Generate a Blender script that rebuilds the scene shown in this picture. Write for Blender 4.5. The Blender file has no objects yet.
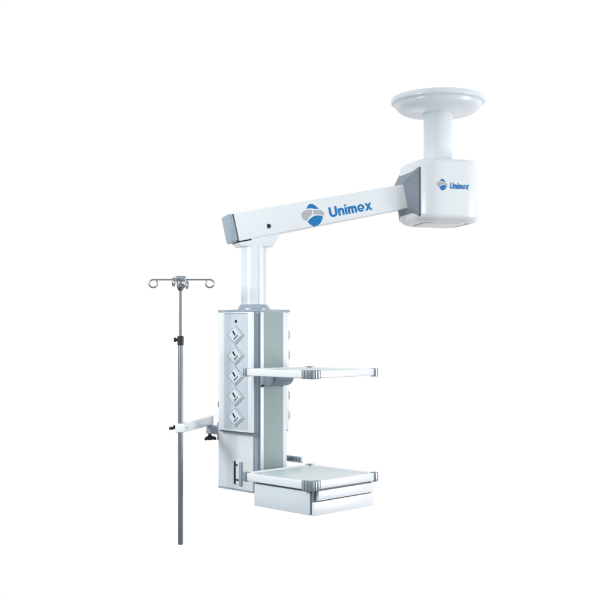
import bpy, bmesh, math
from mathutils import Vector, Matrix

# ------------------------------------------------------------------ basics
S = 0.0055            # one design unit = 5.5 mm
EYE = 1.5             # eye height of the camera, metres
sc = bpy.context.scene
col = sc.collection
R = math.radians

def W(p):
    return Vector((p[0]*S, p[1]*S, EYE + p[2]*S))

# ------------------------------------------------------------------ materials
def mat(name, base, rough=0.4, metal=0.0, coat=0.0, spec=0.5, noise=0.0, nscale=60.0, bump=0.0, stretch=None):
    m = bpy.data.materials.new(name); m.use_nodes = True
    nt = m.node_tree; b = nt.nodes['Principled BSDF']
    b.inputs['Base Color'].default_value = (*base, 1)
    b.inputs['Roughness'].default_value = rough
    b.inputs['Metallic'].default_value = metal
    b.inputs['Coat Weight'].default_value = coat; b.inputs['Coat Roughness'].default_value = .28
    b.inputs['Specular IOR Level'].default_value = spec
    if noise or bump:
        tc = nt.nodes.new('ShaderNodeTexCoord')
        src = tc.outputs['Object']
        if stretch:
            mp = nt.nodes.new('ShaderNodeMapping'); mp.inputs['Scale'].default_value = stretch
            nt.links.new(src, mp.inputs['Vector']); src = mp.outputs['Vector']
        nz = nt.nodes.new('ShaderNodeTexNoise'); nz.inputs['Scale'].default_value = nscale
        nz.inputs['Detail'].default_value = 4
        nt.links.new(src, nz.inputs['Vector'])
        mr = nt.nodes.new('ShaderNodeMapRange')
        mr.inputs['To Min'].default_value = max(0.02, rough - noise); mr.inputs['To Max'].default_value = rough + noise
        nt.links.new(nz.outputs['Fac'], mr.inputs['Value'])
        nt.links.new(mr.outputs['Result'], b.inputs['Roughness'])
        if bump:
            bp = nt.nodes.new('ShaderNodeBump'); bp.inputs['Strength'].default_value = bump
            bp.inputs['Distance'].default_value = 0.0004
            nt.links.new(nz.outputs['Fac'], bp.inputs['Height']); nt.links.new(bp.outputs['Normal'], b.inputs['Normal'])
    return m

M = dict(
    white   = mat('white_enamel', (0.84, 0.86, 0.87), 0.32, coat=0.25, noise=0.06, nscale=45, bump=0.04),
    cover   = mat('white_moulding', (0.80, 0.84, 0.87), 0.30, coat=0.2, noise=0.05, nscale=45, bump=0.04),
    panel   = mat('pale_grey_panel', (0.58, 0.65, 0.70), 0.42, noise=0.06, nscale=80, bump=0.05),
    green   = mat('grey_green_panel', (0.335, 0.41, 0.412), 0.58, spec=.3, noise=0.05, nscale=60, bump=0.04),
    alu     = mat('anodised_aluminium', (0.42, 0.48, 0.56), 0.34, metal=0.5, noise=0.08, nscale=60, stretch=(1, 1, 0.04)),
    cap     = mat('blue_grey_plastic', (0.33, 0.40, 0.46), 0.38, noise=0.07, nscale=70, bump=0.06),
    knuckle = mat('mid_grey_plastic', (0.225, 0.268, 0.31), 0.5, noise=0.07, nscale=70, bump=0.06),
    clamp   = mat('clamp_plastic', (0.20, 0.245, 0.265), 0.36, noise=0.07, nscale=80, bump=0.05),
    drawer  = mat('drawer_enamel', (0.72, 0.77, 0.81), 0.38, coat=0.1, noise=0.05, nscale=45, bump=0.04),
    dark    = mat('dark_grey_plastic', (0.10, 0.125, 0.145), 0.45, noise=0.08, nscale=80),
    black   = mat('black_plastic', (0.012, 0.013, 0.015), 0.38, noise=0.08, nscale=80),
    chrome  = mat('polished_steel', (0.42, 0.45, 0.48), 0.22, metal=1.0, noise=0.03, nscale=30, stretch=(1, 1, 0.1)),
    rod     = mat('dull_steel', (0.20, 0.215, 0.23), 0.42, metal=0.85),
    steel   = mat('brushed_steel', (0.31, 0.33, 0.35), 0.36, metal=0.92, noise=0.02, nscale=8, stretch=(1, 1, 0.05)),
    tray    = mat('pale_tray_laminate', (0.62, 0.69, 0.69), 0.36, coat=0.1, noise=0.05, nscale=40, bump=0.03),
    socket  = mat('socket_plastic', (0.68, 0.73, 0.76), 0.35, noise=0.05, nscale=90),
    slotg   = mat('slot_grey', (0.16, 0.19, 0.21), 0.5),
    blue    = mat('printed_blue', (0.004, 0.185, 0.50), 0.4),
    pgrey   = mat('printed_grey', (0.46, 0.48, 0.50), 0.40),
)

# ------------------------------------------------------------------ mesh helpers (design units)
def frame(o, ex, ey, ez):
    m = Matrix.Identity(4)
    for i, e in enumerate((ex, ey, ez)):
        for r in range(3): m[r][i] = e[r]
    for r in range(3): m[r][3] = o[r]
    return m
I4 = Matrix.Identity(4)

def merge(dst, src, mi=0):
    """append bmesh src to dst, with material index mi"""
    vm = {v: dst.verts.new(v.co) for v in src.verts}
    for f in src.faces:
        try:
            nf = dst.faces.new([vm[v] for v in f.verts]); nf.material_index = mi
        except ValueError: pass
    src.free()

def bev(bm, w, seg=3, ang=25):
    if w <= 0: return
    es = [e for e in bm.edges if len(e.link_faces) == 2 and e.calc_face_angle(0) > R(ang)]
    bmesh.ops.bevel(bm, geom=es, offset=w, segments=seg, profile=0.5, affect='EDGES', clamp_overlap=True)

def box(dst, lo, hi, fr=I4, b=0.0, seg=3, mi=0):
    bm = bmesh.new(); bmesh.ops.create_cube(bm, size=1)
    for v in bm.verts:
        v.co = Vector([lo[i] + (v.co[i]+.5)*(hi[i]-lo[i]) for i in range(3)])
    bev(bm, b, seg)
    bm.transform(fr); merge(dst, bm, mi)

def prism(dst, pts, h0, h1, fr=I4, b=0.0, seg=3, mi=0, ang=25):
    """outline pts in the xy plane of fr, from h0 to h1 along its z"""
    bm = bmesh.new()
    lo = [bm.verts.new((p[0], p[1], h0)) for p in pts]; hi = [bm.verts.new((p[0], p[1], h1)) for p in pts]
    n = len(pts)
    bm.faces.new(lo[::-1]); bm.faces.new(hi)
    for i in range(n): bm.faces.new((lo[i], lo[(i+1) % n], hi[(i+1) % n], hi[i]))
    bmesh.ops.recalc_face_normals(bm, faces=bm.faces)
    bev(bm, b, seg, ang)
    bm.transform(fr); merge(dst, bm, mi)

def loft(dst, rings, fr=I4, mi=0, caps=True):
    bm = bmesh.new()
    vs = [[bm.verts.new(p) for p in r] for r in rings]
    n = len(rings[0])
    for a, b in zip(vs[:-1], vs[1:]):
        for i in range(n): bm.faces.new((a[i], a[(i+1) % n], b[(i+1) % n], b[i]))
    if caps: bm.faces.new(vs[0][::-1]); bm.faces.new(vs[-1])
    bmesh.ops.recalc_face_normals(bm, faces=bm.faces)
    bm.transform(fr); merge(dst, bm, mi)

def lathe(dst, prof, fr=I4, n=96, mi=0):
    loft(dst, [[(r*math.cos(2*math.pi*k/n), r*math.sin(2*math.pi*k/n), z) for k in range(n)] for r, z in prof], fr, mi)

def tube(dst, path, r, n=14, mi=0):
    path = [Vector(p) for p in path]
    rings = []; up = None
    for i, p in enumerate(path):
        t = (path[min(i+1, len(path)-1)] - path[max(i-1, 0)]).normalized()
        if up is None:
            up = Vector((0, 0, 1)) if abs(t.z) < .9 else Vector((1, 0, 0))
        x = (up - t*up.dot(t)).normalized(); up = x; y = t.cross(x)
        rr = r[i] if isinstance(r, (list, tuple)) else r
        rings.append([p + x*rr*math.cos(2*math.pi*k/n) + y*rr*math.sin(2*math.pi*k/n) for k in range(n)])
    loft(dst, rings, I4, mi)

WL = {}
def obj(name, bm, mats, parent=None, smooth=32):
    if not isinstance(mats, (list, tuple)): mats = [mats]
    bmesh.ops.recalc_face_normals(bm, faces=bm.faces)
    for v in bm.verts: v.co = W(v.co)
    xs = [v.co for v in bm.verts]
    c = Vector([(min(p[i] for p in xs)+max(p[i] for p in xs))/2 for i in range(3)])
    for v in bm.verts: v.co -= c
    me = bpy.data.meshes.new(name); bm.to_mesh(me); bm.free()
    for m in mats: me.materials.append(m)
    for p in me.polygons: p.use_smooth = True
    me.set_sharp_from_angle(angle=R(smooth))
    o = bpy.data.objects.new(name, me); col.objects.link(o)
    WL[o] = c
    if parent:
        o.parent = parent; o.location = c - WL[parent]
    else: o.location = c
    return o

def thing(name, label, cat, at):
    o = bpy.data.objects.new(name, None); o.empty_display_size = .1; col.objects.link(o)
    o.location = W(at); WL[o] = W(at); o['label'] = label; o['category'] = cat
    return o

NB = bmesh.new

# ------------------------------------------------------------------ the pendant
CX = -47.6                                     # column axis
c_ = math.sqrt(.5)
CF = frame((CX, 0, 0), (c_, -c_, 0), (c_, c_, 0), (0, 0, 1))      # column: a = right-near, b = right-far
# faces of the column: frames with x along the face, y up, z outwards
LF = CF @ frame((0, 0, 0), (1, 0, 0), (0, 0, 1), (0, -1, 0))      # left face (outwards -b)
BF = CF @ frame((0, 0, 0), (-1, 0, 0), (0, 0, 1), (0, 1, 0))      # rear face (outwards +b)
RF = CF @ frame((0, 0, 0), (0, 1, 0), (0, 0, 1), (1, 0, 0))       # right face (outwards +a)

TH = R(17.3); PH = R(11.9)
e1h = Vector((math.cos(TH), math.sin(TH), 0)); e2 = Vector((-math.sin(TH), math.cos(TH), 0))
HX, HY = 146.3, 60.0                            # ceiling axis
HF = frame((HX, HY, 0), e1h, e2, (0, 0, 1))
AO = Vector((-46, 0, 110.2))
e1 = e1h*math.cos(PH) + Vector((0, 0, math.sin(PH))); e3 = e1.cross(e2)
AF = frame(AO, e1, e2, e3)                      # arm frame

pend = thing('ceiling_pendant', 'white medical ceiling pendant with slanting arm, socket column, upper shelf and lower drawer shelf', 'medical pendant', (HX, HY, 251))

# --- ceiling cover
bm = NB()
prof = [(46, 251), (48.6, 250.6), (49.4, 249.6), (49.6, 246.6), (49.2, 245.4), (48.2, 244.9), (46.6, 244.7), (46.0, 244.2)]
for k in range(0, 15):
    t = k/14*math.pi/2
    prof.append((29 + 16.6*math.cos(t)**.9, 243.8 - 9.6*math.sin(t)**1.15))
prof += [(24, 233.9), (16.5, 233.9), (16.0, 234.5), (14, 234.6)]
lathe(bm, prof, frame((HX, HY, 0), (1, 0, 0), (0, 1, 0), (0, 0, 1)), 128)
obj('ceiling_cover', bm, M['cover'], pend, 40)

# --- drop tube
bm = NB()
HZ = frame((HX, HY, 0), (1, 0, 0), (0, 1, 0), (0, 0, 1))
lathe(bm, [(15.3, 182), (15.3, 234.5)], HZ, 96)
lathe(bm, [(17.6, 179), (17.6, 181.6), (17.0, 182.4), (15.0, 182.5)], HZ, 96)
obj('drop_tube', bm, M['cover'], pend)

# --- bearing head: rounded square in plan
def rsq(s, r, z, n=14):
    pts = []
    for q, (sx, sy) in enumerate(((1, 1), (-1, 1), (-1, -1), (1, -1))):
        for k in range(n+1):
            t = math.pi/2*(q + k/n)
            pts.append((sx*(s-r) + r*math.cos(t), sy*(s-r) + r*math.sin(t), z))
    return pts
bm = NB()
rings = []
s0, r0 = 37.7, 24.5
def inset(d, z): rings.append(rsq(s0-d, max(2, r0-d), z))
inset(13, 117.6); inset(12.2, 117.5); inset(11.6, 116.8)
for k in range(9):
    t = k/8*math.pi/2
    inset(11*(1-math.sin(t)), 116.6 + 8.5*(1-math.cos(t)))
for k in range(9):
    t = k/8*math.pi/2
    inset(7*(1-math.cos(t)), 174.3 + 7*math.sin(t))
inset(14, 181.5)
HF2 = HF @ Matrix.Translation((1.4, 0, 0))
loft(bm, rings, HF2)
head = obj('bearing_head', bm, M['white'], pend, 50)
bm = NB()
loft(bm, [rsq(20.6, 9, 116.0), rsq(21.8, 9, 116.5), rsq(21.8, 9, 117.55)], HF2)
obj('bottom_cover', bm, M['cover'], head)

# --- emblem and lettering (writing on the arm and on the head)
def emblem_pieces():
    raw = {
     'top':  [(40,140),(50,122),(64,103),(84,101),(100,108),(118,122),(136,138),(112,141),(92,137),(72,135),(55,137)],
     'left': [(6,190),(10,173),(24,158),(44,149),(64,145),(83,147),(85,166),(82,184),(64,203),(46,236),(24,226),(10,210)],
     'right':[(92,146),(112,149),(138,145),(160,150),(174,166),(176,180),(168,192),(150,184),(126,179),(106,181),(92,187),(95,166)],
     'bottom':[(168,196),(160,226),(145,254),(126,266),(104,277),(82,266),(52,242),(68,218),(90,200),(118,189),(144,189)],
    }
    out = {}
    ca, sa = math.cos(-PH), math.sin(-PH)
    for k, ps in raw.items():
        q = []
        for x, y in ps:
            u, v = (x-90)/7.5, (189-y)/7.5
            q.append((u*ca - v*sa, u*sa + v*ca))
        # round the outline: Chaikin, twice
        for f1 in (.14, .25):
            n = len(q); r = []
            for i in range(n):
                p0, p1 = q[i], q[(i+1) % n]
                r += [(p0[0]*(1-f1)+p1[0]*f1, p0[1]*(1-f1)+p1[1]*f1), (p0[0]*f1+p1[0]*(1-f1), p0[1]*f1+p1[1]*(1-f1))]
            q = r
        out[k] = q
    return out
def emblem(fr, sx, sy, parent, wrap=None):
    bm = NB()
    for k, q in emblem_pieces().items():
        prism(bm, [(x*sx, y*sy) for x, y in q], 0.0, 0.14, I4 if wrap else fr, mi=1 if k in ('left', 'right') else 0)
    if wrap: wrap(bm); bm.transform(fr)
    return obj('emblem', bm, [M['blue'], M['pgrey']], parent)

def strip(path, w):
    """outline of a stroke of width w along path (mitred)"""
    L, Rr = [], []
    n = len(path)
    for i, p in enumerate(path):
        p = Vector(p)
        d0 = (p - Vector(path[i-1])).normalized() if i else None
        d1 = (Vector(path[i+1]) - p).normalized() if i < n-1 else None
        d0 = d0 or d1; d1 = d1 or d0
        t = (d0+d1).normalized(); nn = Vector((-t.y, t.x)); k = 1/max(.4, t.dot(d0))
        L.append(p + nn*w/2*k); Rr.append(p - nn*w/2*k)
    return L + Rr[::-1]
def arc(cx, cy, rx, ry, a0, a1, n=22):
    return [(cx + rx*math.cos(R(a0+(a1-a0)*k/n)), cy + ry*math.sin(R(a0+(a1-a0)*k/n))) for k in range(n+1)]
def rect(x0, y0, x1, y1): return [(x0, y0), (x1, y0), (x1, y1), (x0, y1)]
def glyphs(text):
    w = .215; xh = .74; out = []; x = 0
    for ch in text:
        g = []
        if ch == 'U':
            g = [strip([(.10, 1.0), (.10, .36)] + arc(.385, .36, .285, .27, 180, 360)[1:] + [(.67, 1.0)], .225)]; adv = .77
        elif ch == 'n':
            g = [rect(0, 0, w, xh), strip([(w, .50)] + arc(.345, .47, .145, .175, 140, 0, 12) + [(.49, 0)], .205)]; adv = .585
        elif ch == 'i':
            g = [rect(0, 0, w, xh), rect(0, .83, w, 1.0)]; adv = .20
        elif ch == 'm':
            g = [rect(0, 0, w, xh), strip([(w, .50)] + arc(.32, .47, .125, .175, 140, 0, 12) + [(.445, 0)], .20),
                 strip([(.5385, .50)] + arc(.645, .47, .125, .175, 140, 0, 12) + [(.77, 0)], .20)]; adv = .8625
        elif ch == 'e':
            c = .345; cy = .37; r0 = .255; ry = .285
            g = [strip(arc(c, cy, r0, ry, 0, 318, 40), .19),
                 rect(c-r0+.088, cy-.125, c+r0+.0945, cy-.002)]; adv = .66
            # the bowl ends above the bar on the right, so bar and bowl only touch
        elif ch == 'x':
            g = [[(0, 0), (.235, 0), (.345, .215), (.455, 0), (.69, 0), (.47, .375), (.68, xh), (.45, xh), (.345, .535), (.24, xh), (.01, xh), (.22, .375)]]; adv = .69
        out += [[(px+x, py) for px, py in q] for q in g]
        x += adv + .085
    return out, x - .085
def letters(text, fr, x0, x1, y0, h, parent, shear=0.0, wrap=None):
    gs, wd = glyphs(text)
    bm = NB()
    for i, q in enumerate(gs):
        prism(bm, [(x0 + px/wd*(x1-x0-shear*h) + shear*h*py, y0 + py*h) for px, py in q], 0.0, 0.15 + .0015*(i % 3))
    if wrap: wrap(bm)
    bm.transform(fr)
    return obj('lettering', bm, M['blue'], parent)

HFF = HF2 @ frame((0, -s0, 0), (1, 0, 0), (0, 0, 1), (0, -1, 0))   # front face of the head
def on_head(dx):
    def f(bm):
        # a finer cut, then follow the curve of the housing
        for _ in range(1): bmesh.ops.subdivide_edges(bm, edges=[e for e in bm.edges if e.calc_length() > 1.2], cuts=2)
        for v in bm.verts:
            d = max(0, abs(v.co.x+dx) - (s0-r0))
            v.co.z += .12 - (r0 - math.sqrt(r0*r0 - d*d))
    return f
emblem(HFF @ Matrix.Translation((-14.4, 153.4, 0)), .48, .50, head, on_head(-14.4))
letters('Unimex', HFF, -6.2, 16.4, 149.7, 6.2, head, .2, on_head(0))

# --- knuckle between head and arm
bm = NB()
def arm_pt(s, u, v): return AF @ Vector((s, u, v))
sk = 162
small = [arm_pt(sk, -13.4, -13.0), arm_pt(sk, 13.4, -13.0), arm_pt(sk, 13.4, 13.6), arm_pt(sk, -13.4, 13.6)]
def head_rect(e, hw, z0, z1): return [HF @ Vector(p) for p in ((e, -hw, z0), (e, hw, z0), (e, hw, z1), (e, -hw, z1))]
def dense(q, n=10):
    """four corners -> closed ring with slightly rounded corners"""
    out = []
    for i in range(4):
        a_, b_ = q[i], q[(i+1) % 4]; L = (b_-a_).length; c = 1.6/L
        for t in [c + (1-2*c)*k/n for k in range(n+1)]: out.append(a_.lerp(b_, t))
    return out
big = head_rect(-33.4, 25.9, 122.4, 172.9)
rr_ = [dense([small[i].lerp(big[i], t) for i in range(4)]) for t in [k/10 for k in range(11)]]
loft(bm, rr_ + [dense(head_rect(-24, 25.9, 122.4, 172.9))])
kn = obj('knuckle', bm, M['knuckle'], pend, 50)
bm = NB()
b2 = NB(); loft(b2, [dense(head_rect(-33.0, 26.9, 121.7, 173.6)), dense(head_rect(-24.5, 26.9, 121.7, 173.6))]); merge(bm, b2)
obj('seal', bm, M['dark'], kn)

# --- arm
bm = NB()
b2 = NB(); box(b2, (-22, -13, -12.6), (170, 13, 12.6), I4, 1.3, 4)
for v in b2.verts: v.co.z *= 1.115 - .125*(v.co.x+22)/192
b2.transform(AF); merge(bm, b2)
arm = obj('support_arm', bm, M['white'], pend)
bm = NB()
box(bm, (-28.6, -13.4, -14.0), (-22.2, 13.4, 14.0), AF, 2.4, 5)
box(bm, (-22.9, -12.8, -13.4), (-21.6, 12.8, 13.4), AF, 0, mi=1)
obj('end_cap', bm, [M['cap'], M['dark']], arm)
bm = NB()
AFF = AF @ frame((0, -13, 0), (1, 0, 0), (0, 0, 1), (0, -1, 0))
lathe(bm, [(2.5, -.3), (2.5, .15), (2.2, .4), (1.9, .35), (1.8, .1), (.4, .1)], AFF @ Matrix.Translation((11.0, -4.6, 0)), 32)
lathe(bm, [(1.75, .0), (1.75, .18), (.2, .2)], AFF @ Matrix.Translation((11.0, -4.6, 0)), 24, mi=1)
obj('bolt', bm, [M['chrome'], M['black']], arm)
emblem(AFF @ Matrix.Translation((58.3, -2.0, 0)), 1.06, .98, arm)
letters('Unimex', AFF, 76.2, 123.0, -7.3, 10.1, arm)

# --- wedge bracket under the arm
bm = NB()
AH = frame((AO.x, AO.y, 0), e1h, (0, 0, 1), -e2)       # x along the arm on plan, y up, z to the viewer
ab = lambda h: 110.2 + h*math.tan(PH) - 13.8/math.cos(PH)
prism(bm, [(-16, 87.5), (16, 87.5), (25.5, ab(25.5)+.6), (-19, ab(-19)+.6), (-19, 91)], -12, 12, AH, .7)
wb = obj('arm_bracket', bm, M['cover'], pend)
bm = NB()
box(bm, (-23, -12.5, -15.0), (-9, 12.5, -13.6), AF, .3)
obj('gasket', bm, M['black'], wb)

# --- post: fluted tube
PX = -46.2
bm = NB()
pts = []
n = 144
for k in range(n):
    t = 2*math.pi*k/n
    d = math.degrees(t) % 90
    r = 12.9
    if 21 < d < 27: r = 12.1
    if 57 < d < 61: r = 12.45
    pts.append((PX + r*math.cos(t), r*math.sin(t)))
prism(bm, pts, 25, 88, I4)
post = obj('post', bm, M['cover'], pend, 20)
bm = NB()
lathe(bm, [(16.2, 25), (16.2, 26.2), (15.6, 27.0), (13.6, 30.3), (12.6, 30.4)], frame((PX, 0, 0), (1, 0, 0), (0, 1, 0), (0, 0, 1)), 96)
obj('collar', bm, M['alu'], post)

# --- column core
A2, B2, CH = 28.5, 20.25, 5.5
ZB, ZT = -153.2, 22.6
bm = NB()
ch = [(-A2, -B2), (A2-CH, -B2), (A2-CH+.9, -B2+.9), (A2-CH-.1, -B2+1.9), (A2-CH+1.2, -B2+3.2), (A2-CH+2.2, -B2+2.2),
      (A2-2.9, -B2+2.6), (A2-3.9, -B2+3.6), (A2-2.6, -B2+4.9), (A2-1.4, -B2+4.1), (A2, -B2+CH), (A2, B2), (-A2, B2)]
ch2 = [(-A2, -B2), (A2-CH, -B2), (A2-CH+.6, -B2+.6), (A2, -B2+CH), (A2, B2), (-A2, B2)]
prism(bm, ch2, ZB+1.6, ZT, CF, .35, 2)
column = obj('column', bm, M['white'], pend)
# corner rail: three slim ribs on the chamfer
bm = NB()
KF = CF @ frame((A2-CH/2, -B2+CH/2, 0), (c_, c_, 0), (0, 0, 1), (c_, -c_, 0))
box(bm, (-3.5, ZB+1.8, -.5), (3.5, ZT-.2, .25), KF, 0)
box(bm, (-3.6, ZB+1.8, .2), (-2.5, ZT-.2, .9), KF, .2)
box(bm, (.4, ZB+1.8, .2), (1.5, ZT-.2, .7), KF, .2)
box(bm, (2.6, ZB+1.8, .2), (3.6, ZT-.2, .9), KF, .2)
box(bm, (-2.3, ZB+1.8, .22), (.2, ZT-.2, .38), KF, 0, mi=1)
box(bm, (1.7, ZB+1.8, .22), (2.4, ZT-.2, .38), KF, 0, mi=2)
obj('corner_rail', bm, [M['alu'], M['cap'], M['dark']], column)
bm = NB(); box(bm, (-11, ZB+2, -.2), (15.0, ZT-.4, .35), RF @ Matrix.Translation((0, 0, A2)), .15, 2)
obj('front_panel', bm, M['green'], column)
bm = NB(); prism(bm, [(-A2-.3, -B2-.3), (A2-CH, -B2-.3), (A2+.3, -B2+CH), (A2+.3, B2+.3), (-A2-.3, B2+.3)], ZB-.2, ZB+1.7, CF, .3)
obj('base_plate', bm, M['cap'], column)
bm = NB(); prism(bm, [(-A2+1, -B2-1.5), (A2-CH, -B2-1.5), (A2+.6, -B2+CH), (A2+.6, B2+4), (A2-2, B2+6), (-A2+1, B2+6)], ZT, ZT+2.4, CF, .5)
obj('top_plate', bm, M['cap'], column)
# accessory holder on the lower left face
bm = NB()
LL = LF @ Matrix.Translation((0, 0, B2))
box(bm, (-4.4, -147, 0), (-1.6, -124.5, .9), LL, .2, mi=1)
box(bm, (-1.5, -147.5, 0), (4.6, -124, .6), LL, .2)
box(bm, (4.6, -148, 0), (8.2, -124.5, 2.2), LL, .4, mi=2)
for z in (-128, -142.6):
    lathe(bm, [(1.1, .5), (1.1, 1.0), (.7, 1.3), (.1, 1.3)], LL @ Matrix.Translation((.3, z, 0)), 20, mi=1)
box(bm, (.3, -143.4, .9), (3.4, -142.0, 1.5), LL, .2, mi=1)
obj('accessory_holder', bm, [M['white'], M['black'], M['cap']], column)

# --- socket boxes
SZ = [-.2, -20.3, -40.4, -60.5, -80.6]
def socket(fr, parent, first):
    if first is None:
        bm = NB()
        q = lambda r: [(r*1.22, 0), (0, r*.93), (-r*1.22, 0), (0, -r*.93)]
        prism(bm, q(10.5), -.2, .25, fr, .1, mi=2)
        prism(bm, q(9.8), -.2, .55, fr, .25)
        prism(bm, q(8.6), .5, .75, fr, .1, mi=3)
        prism(bm, q(8.0), .5, 1.6, fr, .5)
        def bar(x, y, l, w, ang, mi, h=1.66):
            m = fr @ Matrix.Translation((x, y, 0)) @ Matrix.Rotation(R(ang), 4, 'Z')
            box(bm, (-l/2, -w/2, 1.3), (l/2, w/2, h), m, .15, mi=mi)
        bar(-.9, 2.1, 5.6, 2.3, -50, 1)
        bar(2.6, -1.5, 6.0, 1.7, 38, 2)
        bar(.4, -3.2, 3.2, 1.7, 60, 2)
        return obj('socket', bm, [M['socket'], M['black'], M['slotg'], M['cap']], parent)
def socket_box(FF, base, pts, xs, face_h, label, rear=False):
    z0, z1 = -94.2, 22.3
    bm = NB(); b2 = NB()
    m = FF @ frame((0, 0, 0), (1, 0, 0), (0, 0, 1), (0, 1, 0))      # x, outwards, height
    prism(b2, pts, z0, z1, m, .5, 2, ang=40); merge(bm, b2)
    base, proud = 0, face_h
    sb = obj('socket_box', bm, M['white'], pend, 30)
    sb['label'] = label
    bm = NB(); box(bm, (xs-(17 if not rear else 9), z0+2.2, 0), (xs+(17.2 if not rear else 36), z1-1.8, .3), FF @ Matrix.Translation((0, 0, base+proud-.05)), .15)
    obj('panel', bm, M['panel'], sb)
    bm = NB(); box(bm, (xs-(17 if not rear else 9), z1-1.7, -.2), (xs+17, z1-1.1, .06), FF @ Matrix.Translation((0, 0, base+proud)), 0)
    obj('seam', bm, M['dark'], sb)
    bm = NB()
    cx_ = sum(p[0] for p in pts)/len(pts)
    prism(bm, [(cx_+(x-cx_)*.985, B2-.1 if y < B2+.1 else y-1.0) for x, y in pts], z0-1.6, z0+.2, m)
    obj('shade_plate', bm, M['dark'], sb)  # dark plate added below the box to stand in for its shadow
    face = FF @ Matrix.Translation((xs, 0, base+proud+.25))
    for z in SZ:
        if not rear: socket(face @ Matrix.Translation((0, z, 0)), sb, None); continue
        bm = NB(); of = face @ Matrix.Translation((0, z, 0))
        lathe(bm, [(7.0, -.2), (7.0, 1.4), (6.4, 2.0), (6.2, 2.0)], of, 40)
        lathe(bm, [(5.6, 1.9), (5.6, 2.6)], of, 40, mi=1)
        lathe(bm, [(6.5, 2.5), (6.7, 3.0), (6.7, 5.2), (6.0, 5.9), (.2, 6.0)], of, 40)
        obj('outlet', bm, [M['cap'], M['dark']], sb)
    bm = NB(); lathe(bm, [(1.5, -.1), (1.5, .5), (1.1, .8), (.1, .85)], face @ Matrix.Translation((.5, 13.4, 0)), 24)
    obj('indicator', bm, M['black'], sb)
    return sb
def corner(cx, cy, rx, ry, a0, a1, n=8): return arc(cx, cy, rx, ry, a0, a1, n)
h = B2+7
pl = [(-24, B2-.2), (-23.4, h-4.2)] + corner(-16.4, h-4.2, 7, 4.2, 180, 90)[1:] + corner(27.4, h-1.6, 1.6, 1.6, 90, 0) + [(28.6, h-3.2), (24.2, B2+.2), (24.0, B2-.2)]
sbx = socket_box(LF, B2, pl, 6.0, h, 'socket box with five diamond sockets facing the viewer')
h = B2+3.6
pr = [(-28.2, B2-.2)] + corner(-26.8, h-1.4, 1.4, 1.4, 180, 90) + corner(24, h-1.4, 1.4, 1.4, 90, 0) + [(25.4, B2-.2)]
bm = NB()
box(bm, (-24.9, -72.6, B2+2.0), (-22.6, -66.2, B2+4.0), LF, .6)
obj('latch', bm, M['black'], sbx)
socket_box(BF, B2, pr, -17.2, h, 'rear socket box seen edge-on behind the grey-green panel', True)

# --- shelves
TA0, TA1, TB0, TB1 = 41.2, 130.6, -49.4, 40.0
def shelf(zt, zb, label):
    bm = NB()
    w = 3.6
    box(bm, (TA0, TB0, zb), (TA1, TB0+w, zt), CF, .7, 3)
    box(bm, (TA0, TB1-w, zb), (TA1, TB1, zt), CF, .7, 3)
    box(bm, (TA0, TB0+w+.05, zb+.1), (TA0+w, TB1-w-.05, zt-.1), CF, .7, 3)
    box(bm, (TA1-w, TB0+w+.05, zb+.1), (TA1, TB1-w-.05, zt-.1), CF, .7, 3)
    sh = obj('shelf', bm, M['white'], pend); sh['label'] = label
    bm = NB(); box(bm, (TA0+w-.3, TB0+w-.3, zb+1.6), (TA1-w+.3, TB1-w+.3, zt-.9), CF, .2, 2)
    obj('tray_plate', bm, M['tray'], sh)
    for (a, b, sa, sb_) in ((TA0, TB0, 1, 1), (TA1, TB0, -1, 1), (TA1, TB1, -1, -1), (TA0, TB1, 1, -1)):
        bm = NB()
        near = (a == TA1 and b == TB0)
        L = 11.0 if near else 5.6; t = 1.1 if near else .8
        F = CF @ frame((a, b, 0), (sa, 0, 0), (0, sb_, 0), (0, 0, sa*sb_))
        g = sa*sb_
        zz0, zz1 = sorted((g*(zb-.7), g*(zt+(.5 if near else .25))))
        r = 2.6
        out = [(L, -t), (r-t, -t)] + [(-t + r*(1-math.sin(k/6*math.pi/2)), -t + r*(1-math.cos(k/6*math.pi/2))) for k in range(1, 6)] + [(-t, r-t), (-t, L), (4.6, L), (4.6, 4.6), (L, 4.6)]
        prism(bm, out, zz0, zz1, F, .25, 2, ang=35)
        zr0, zr1 = sorted((g*(zb-.4), g*(zt+.2)))
        for p in ((4.0, 7.4) if near else (2.6,)):
            box(bm, (p, -t-.55, zr0), (p+1.7, -t+.2, zr1), F, .2, mi=1)
            box(bm, (-t-.55, p, zr0), (-t+.2, p+1.7, zr1), F, .2, mi=1)
        obj('corner_clamp', bm, [M['clamp'], M['alu']], sh)
    return sh
up = shelf(-31.4, -38.0, 'upper white shelf at the middle of the column')
lo = shelf(-128.6, -136.0, 'lower white shelf above the drawers')

# --- curved bracket under the upper shelf (extruded along the column face)
def shelf_bracket(z1, drop, reach, label):
    bm = NB()
    BFm = CF @ frame((0, 0, 0), (1, 0, 0), (0, 0, 1), (0, -1, 0))   # x outwards, y up
    pts = [(A2+.3, z1), (A2+.3, z1-drop)]
    for k in range(13):
        t = k/12*math.pi/2
        pts.append((A2+5 + (reach-5)*math.sin(t), z1 - 2.2 - (drop-2.2)*math.cos(t)))
    pts.append((A2+reach, z1))
    prism(bm, pts, -14.0, 11.5, BFm, .8, 3, ang=40)
    o = obj('shelf_bracket', bm, M['knuckle'], pend, 40); o['label'] = label
    for b in (-13.2, 13.2):
        bm = NB(); lathe(bm, [(1.35, -.3), (1.35, .8), (1.0, 1.2), (.1, 1.2)], RF @ Matrix.Translation((b, z1-drop+.2, A2+.4)), 20)
        obj('screw', bm, M['black'], o)
    # carrying arm under the plate
    bm = NB(); box(bm, (A2+2, -9, z1-2.6), (TA1-45, 7, z1+1.3), CF, .4)
    obj('carrying_bar', bm, M['white'], o)
    return o
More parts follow.
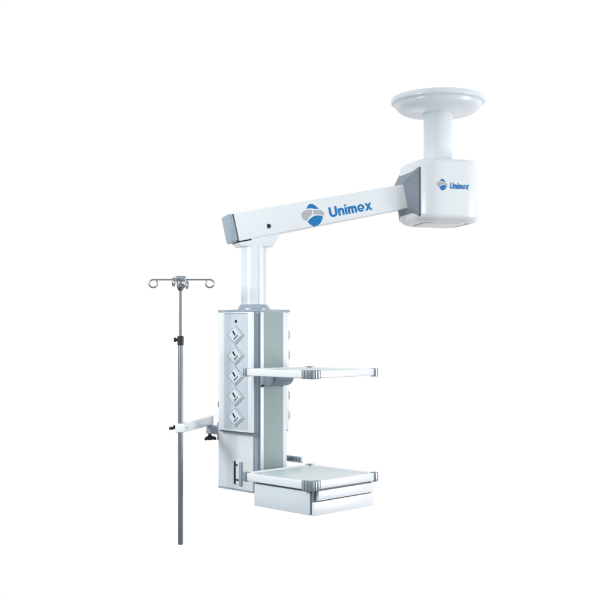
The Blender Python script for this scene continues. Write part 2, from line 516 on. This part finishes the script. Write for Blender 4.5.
shelf_bracket(-38.1, 11.6, 17.0, 'curved grey bracket under the upper shelf')

# --- drawer unit under the lower shelf
bm = NB()
DA0, DA1, DB0, DB1, DZ0, DZ1 = 52, 124.5, -45, 35, -159, -138.2
box(bm, (DA0, DB0, DZ0), (DA1, DB1, DZ1), CF, .5, 2)
du = obj('drawer_unit', bm, M['drawer'], pend)
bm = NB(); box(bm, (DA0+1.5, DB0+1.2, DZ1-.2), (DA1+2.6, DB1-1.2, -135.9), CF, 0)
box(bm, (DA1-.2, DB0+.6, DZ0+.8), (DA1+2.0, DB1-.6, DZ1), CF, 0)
obj('shade_spacer', bm, M['dark'], du)  # dark spacer, coloured as the shade in gaps under tray and behind fronts
bm = NB(); box(bm, (DA1+1.6, DB0+5.6, -146.2), (DA1+5.2, DB1-.2, -137.6), CF, .4)
obj('drawer_front', bm, M['white'], du)
bm = NB(); box(bm, (DA1+2.2, DB0+.2, DZ0), (DA1+4.6, DB1, -147.2), CF, .4)
obj('drawer_front', bm, M['white'], du)
# shelf support arm on the column
bm = NB(); box(bm, (A2+.2, -13, -150), (DA0+1, 11, -137.2), CF, .6)
box(bm, (A2+.2, -11, -136.8), (TA0+2, 9, -134), CF, .4)
o = obj('shelf_bracket', bm, M['knuckle'], pend); o['label'] = 'straight grey bracket behind the drawers'

# --- rear equipment rail
bm = NB()
box(bm, (-24, B2+12, -127.6), (37, B2+14, -121.6), CF, .5)
for a in (-16, 18):
    box(bm, (a, B2+.1, -126.2), (a+5, B2+12.2, -123), CF, .3, mi=1)
for k in range(7):
    a = 8.5 + k*4.1
    box(bm, (a, B2+11.3, -126.6), (a+1.7, B2+12.2, -122.4), CF, .2, mi=1)
obj('rear_rail', bm, [M['alu'], M['slotg']], pend)

# ------------------------------------------------------------------ the drip pole with its bracket
PXP, PYP = -112.3, -60.0
pole = thing('drip_pole', 'slim steel drip pole with hooked top held beside the column by a folding bracket', 'drip pole', (PXP, PYP, -197))
F0 = lambda py: (335-py)*.94
P0 = frame((PXP, PYP, 0), (1, 0, 0), (0, 1, 0), (0, 0, 1))
bm = NB()
lathe(bm, [(1.5, F0(544.6)), (2.2, F0(544.3)), (2.35, F0(543.5)), (2.35, F0(345)), (1.5, F0(344.5))], P0, 40)
obj('outer_tube', bm, M['steel'], pole)
bm = NB()
lathe(bm, [(1.35, F0(346)), (1.35, F0(286))], P0, 32)
obj('inner_rod', bm, M['rod'], pole)
bm = NB()
lathe(bm, [(2.2, F0(345.5)), (3.0, F0(345)), (3.1, F0(337)), (2.5, F0(336)), (1.4, F0(335.8))], P0, 32)
tube(bm, [(PXP-2, PYP-1, F0(340)), (PXP-4.2, PYP-1.6, F0(339.6))], 1.3, 12)
lathe(bm, [(1.2, 0), (2.1, .4), (2.2, 1.8), (1.6, 2.4), (.2, 2.5)], frame((PXP-3.6, PYP-1.5, F0(339.7)), (0, 0, 1), (0, -1, 0), (-1, 0, 0)), 20)
obj('locking_collar', bm, M['black'], pole)
# hub
bm = NB()
zh0, zh1 = F0(291), F0(276)
lathe(bm, [(1.4, zh0), (2.6, zh0+1), (3.6, zh0+4), (3.7, zh1-5.2), (3.7, zh1-5)], P0, 32)
box(bm, (PXP-5.2, PYP-4.2, zh1-5.4), (PXP+5.2, PYP+4.2, zh1), I4, .8)
tube(bm, [(PXP+1.8, PYP-3.2, zh0+5), (PXP+3.2, PYP-5.4, zh0+4)], 2.0, 14)
hub = obj('hub', bm, M['chrome'], pole)
def hook(ang, length, rr):
    d = Vector((math.cos(R(ang)), math.sin(R(ang)), 0)); o = Vector((PXP, PYP, F0(279.6)))
    path = [o + d*4.5, o + d*(length*.6), o + d*length]
    cen = o + d*(length+.2) - Vector((0, 0, rr))
    for k in range(1, 25):
        t = math.pi/2 - math.radians(k*12.6)
        path.append(cen + d*(rr*math.cos(t)*1.05) + Vector((0, 0, rr*math.sin(t))))
    last = path[-1]
    path += [last + Vector((0, 0, 1.0)) + d*.1]
    bm = NB(); tube(bm, path, .78, 12)
    obj('hook', bm, M['steel'], pole)
hook(0, 27.3, 3.7); hook(180, 25.5, 3.7); hook(82, 24, 3.6); hook(262, 24, 3.6)

# bracket: clamp on the pole, folding arm, elbow, wall block
EX, EY = -92.3, 25.0
dv = Vector((EX-PXP, EY-PYP, 0)); LEN = dv.length; dv.normalize()
BRF = frame((PXP, PYP, -87.5), dv, (-dv.y, dv.x, 0), (0, 0, 1))
bm = NB()
box(bm, (2, -3.1, -4.4), (LEN+2, 3.1, 4.4), BRF, .6)
br = obj('bracket_arm', bm, M['cover'], pole)
bm = NB()
box(bm, (-3.6, -4.4, -4.2), (9, 4.4, 4.4), BRF, 1.2)
lathe(bm, [(.9, 0), (.9, .5), (.3, .6)], BRF @ frame((6, -4.2, 0), (1, 0, 0), (0, 0, 1), (0, -1, 0)), 16, mi=1)
obj('pole_clamp', bm, [M['white'], M['slotg']], br)
bm = NB()
# wing knob to the left of the clamp
wf = frame((PXP-4.2, PYP-.8, -86.6), (0, 0, 1), (0, 1, 0), (-1, 0, 0))
tube(bm, [(PXP-2.6, PYP-.5, -86.8), (PXP-5.4, PYP-1, -86.8)], 1.6, 14)
prism(bm, [(-1.6, -1.6), (1.9, -1.6), (2.2, 0), (1.9, 1.6), (-1.6, 1.6)], .6, 2.6, wf, .5)
prism(bm, [(-2.4, -1.5), (.4, -1.5), (.4, 1.5), (-2.4, 1.5)], 2.2, 6.4, wf, .7)
obj('wing_knob', bm, M['black'], br)
bm = NB()
lathe(bm, [(3.4, -101), (3.8, -100.6), (3.8, -83.0), (3.3, -82.5), (.3, -82.4)], frame((EX, EY, 0), (1, 0, 0), (0, 1, 0), (0, 0, 1)), 32)
obj('elbow', bm, M['cover'], br)
bm = NB()
box(bm, (-50, -18.5, -100.6), (-29.8, -9.5, -92.4), CF, .6)
box(bm, (-31.2, -20.0, -106), (-28.6, -6, -88), CF, .5)
obj('wall_block', bm, M['cap'], pole)
bm = NB()
kf = frame((EX, EY-2, 0), (1, 0, 0), (0, 1, 0), (0, 0, 1))
lathe(bm, [(1.6, -100.5), (2.0, -103), (3.0, -104), (3.0, -107), (2.4, -107.4), (.2, -107.4)], kf, 24)
for a in (-8, 112, 232):
    d = Vector((math.cos(R(a)), math.sin(R(a)), 0))
    p0 = Vector((EX, EY-2, -104.6))
    tube(bm, [p0 + d*1, p0 + d*3.4 + Vector((0, 0, -.5)), p0 + d*5.6 + Vector((0, 0, -1.2)), p0 + d*6.6 + Vector((0, 0, -1.6)), p0+d*7 + Vector((0, 0, -1.7))], [1.9, 1.8, 1.7, 1.3, .4], 14)
obj('tri_knob', bm, M['black'], pole)

# ------------------------------------------------------------------ studio light
BACK0, BACK1 = .30, .70
FLOOR, WALL = (.12, .15, .18), (.79, .835, .87)
w = bpy.data.worlds.new('World'); sc.world = w; w.use_nodes = True
nt = w.node_tree; bg = nt.nodes['Background']
tc = nt.nodes.new('ShaderNodeTexCoord')
# white seamless backdrop behind, a dimmer studio in front, a darker floor below
dot = nt.nodes.new('ShaderNodeVectorMath'); dot.operation = 'DOT_PRODUCT'
dot.inputs[1].default_value = Vector((0.10, 0.98, 0.12)).normalized()
nt.links.new(tc.outputs['Generated'], dot.inputs[0])
bk = nt.nodes.new('ShaderNodeMapRange'); bk.interpolation_type = 'SMOOTHSTEP'
bk.inputs['From Min'].default_value = BACK0; bk.inputs['From Max'].default_value = BACK1
nt.links.new(dot.outputs['Value'], bk.inputs['Value'])
sx = nt.nodes.new('ShaderNodeSeparateXYZ'); nt.links.new(tc.outputs['Generated'], sx.inputs[0])
mr = nt.nodes.new('ShaderNodeMapRange'); mr.inputs['From Min'].default_value = -1
nt.links.new(sx.outputs['Z'], mr.inputs['Value'])
rp = nt.nodes.new('ShaderNodeValToRGB'); nt.links.new(mr.outputs['Result'], rp.inputs['Fac'])
el = rp.color_ramp.elements
el[0].position = .22; el[0].color = (*FLOOR, 1)
el[1].position = .62; el[1].color = (*WALL, 1)
mx = nt.nodes.new('ShaderNodeMix'); mx.data_type = 'RGBA'
nt.links.new(bk.outputs['Result'], mx.inputs['Factor'])
nt.links.new(rp.outputs['Color'], mx.inputs['A']); mx.inputs['B'].default_value = (1, 1, 1, 1)
nt.links.new(mx.outputs['Result'], bg.inputs['Color']); bg.inputs['Strength'].default_value = 1.0

def area(name, loc, target, size, power, colr=(1, 1, 1)):
    l = bpy.data.lights.new(name, 'AREA'); l.energy = power; l.shape = 'RECTANGLE'; l.size, l.size_y = size; l.color = colr
    o = bpy.data.objects.new(name, l); col.objects.link(o)
    o.location = loc; o.rotation_euler = (Vector(target)-Vector(loc)).to_track_quat('-Z', 'Y').to_euler()
    return o
area('key_softbox', (4.8, -1.0, 1.12), (0, -0.1, 1.2), (1.6, 2.4), 128)
area('left_softbox', (-2.0, -1.9, 2.15), (-0.25, 0, .7), (.5, .5), 38, (.96, .98, 1))

# ------------------------------------------------------------------ camera
cd = bpy.data.cameras.new('camera'); cam = bpy.data.objects.new('camera', cd); col.objects.link(cam)
cam.location = (0, -1000*S, EYE); cam.rotation_euler = (R(90), 0, 0)
cd.sensor_width = 36; cd.lens = 36*1000/600; cd.shift_y = 35/600; cd.clip_end = 200
sc.camera = cam
sc.view_settings.view_transform = 'Standard'; sc.view_settings.look = 'None'
sc.view_settings.exposure = 0; sc.view_settings.gamma = 1
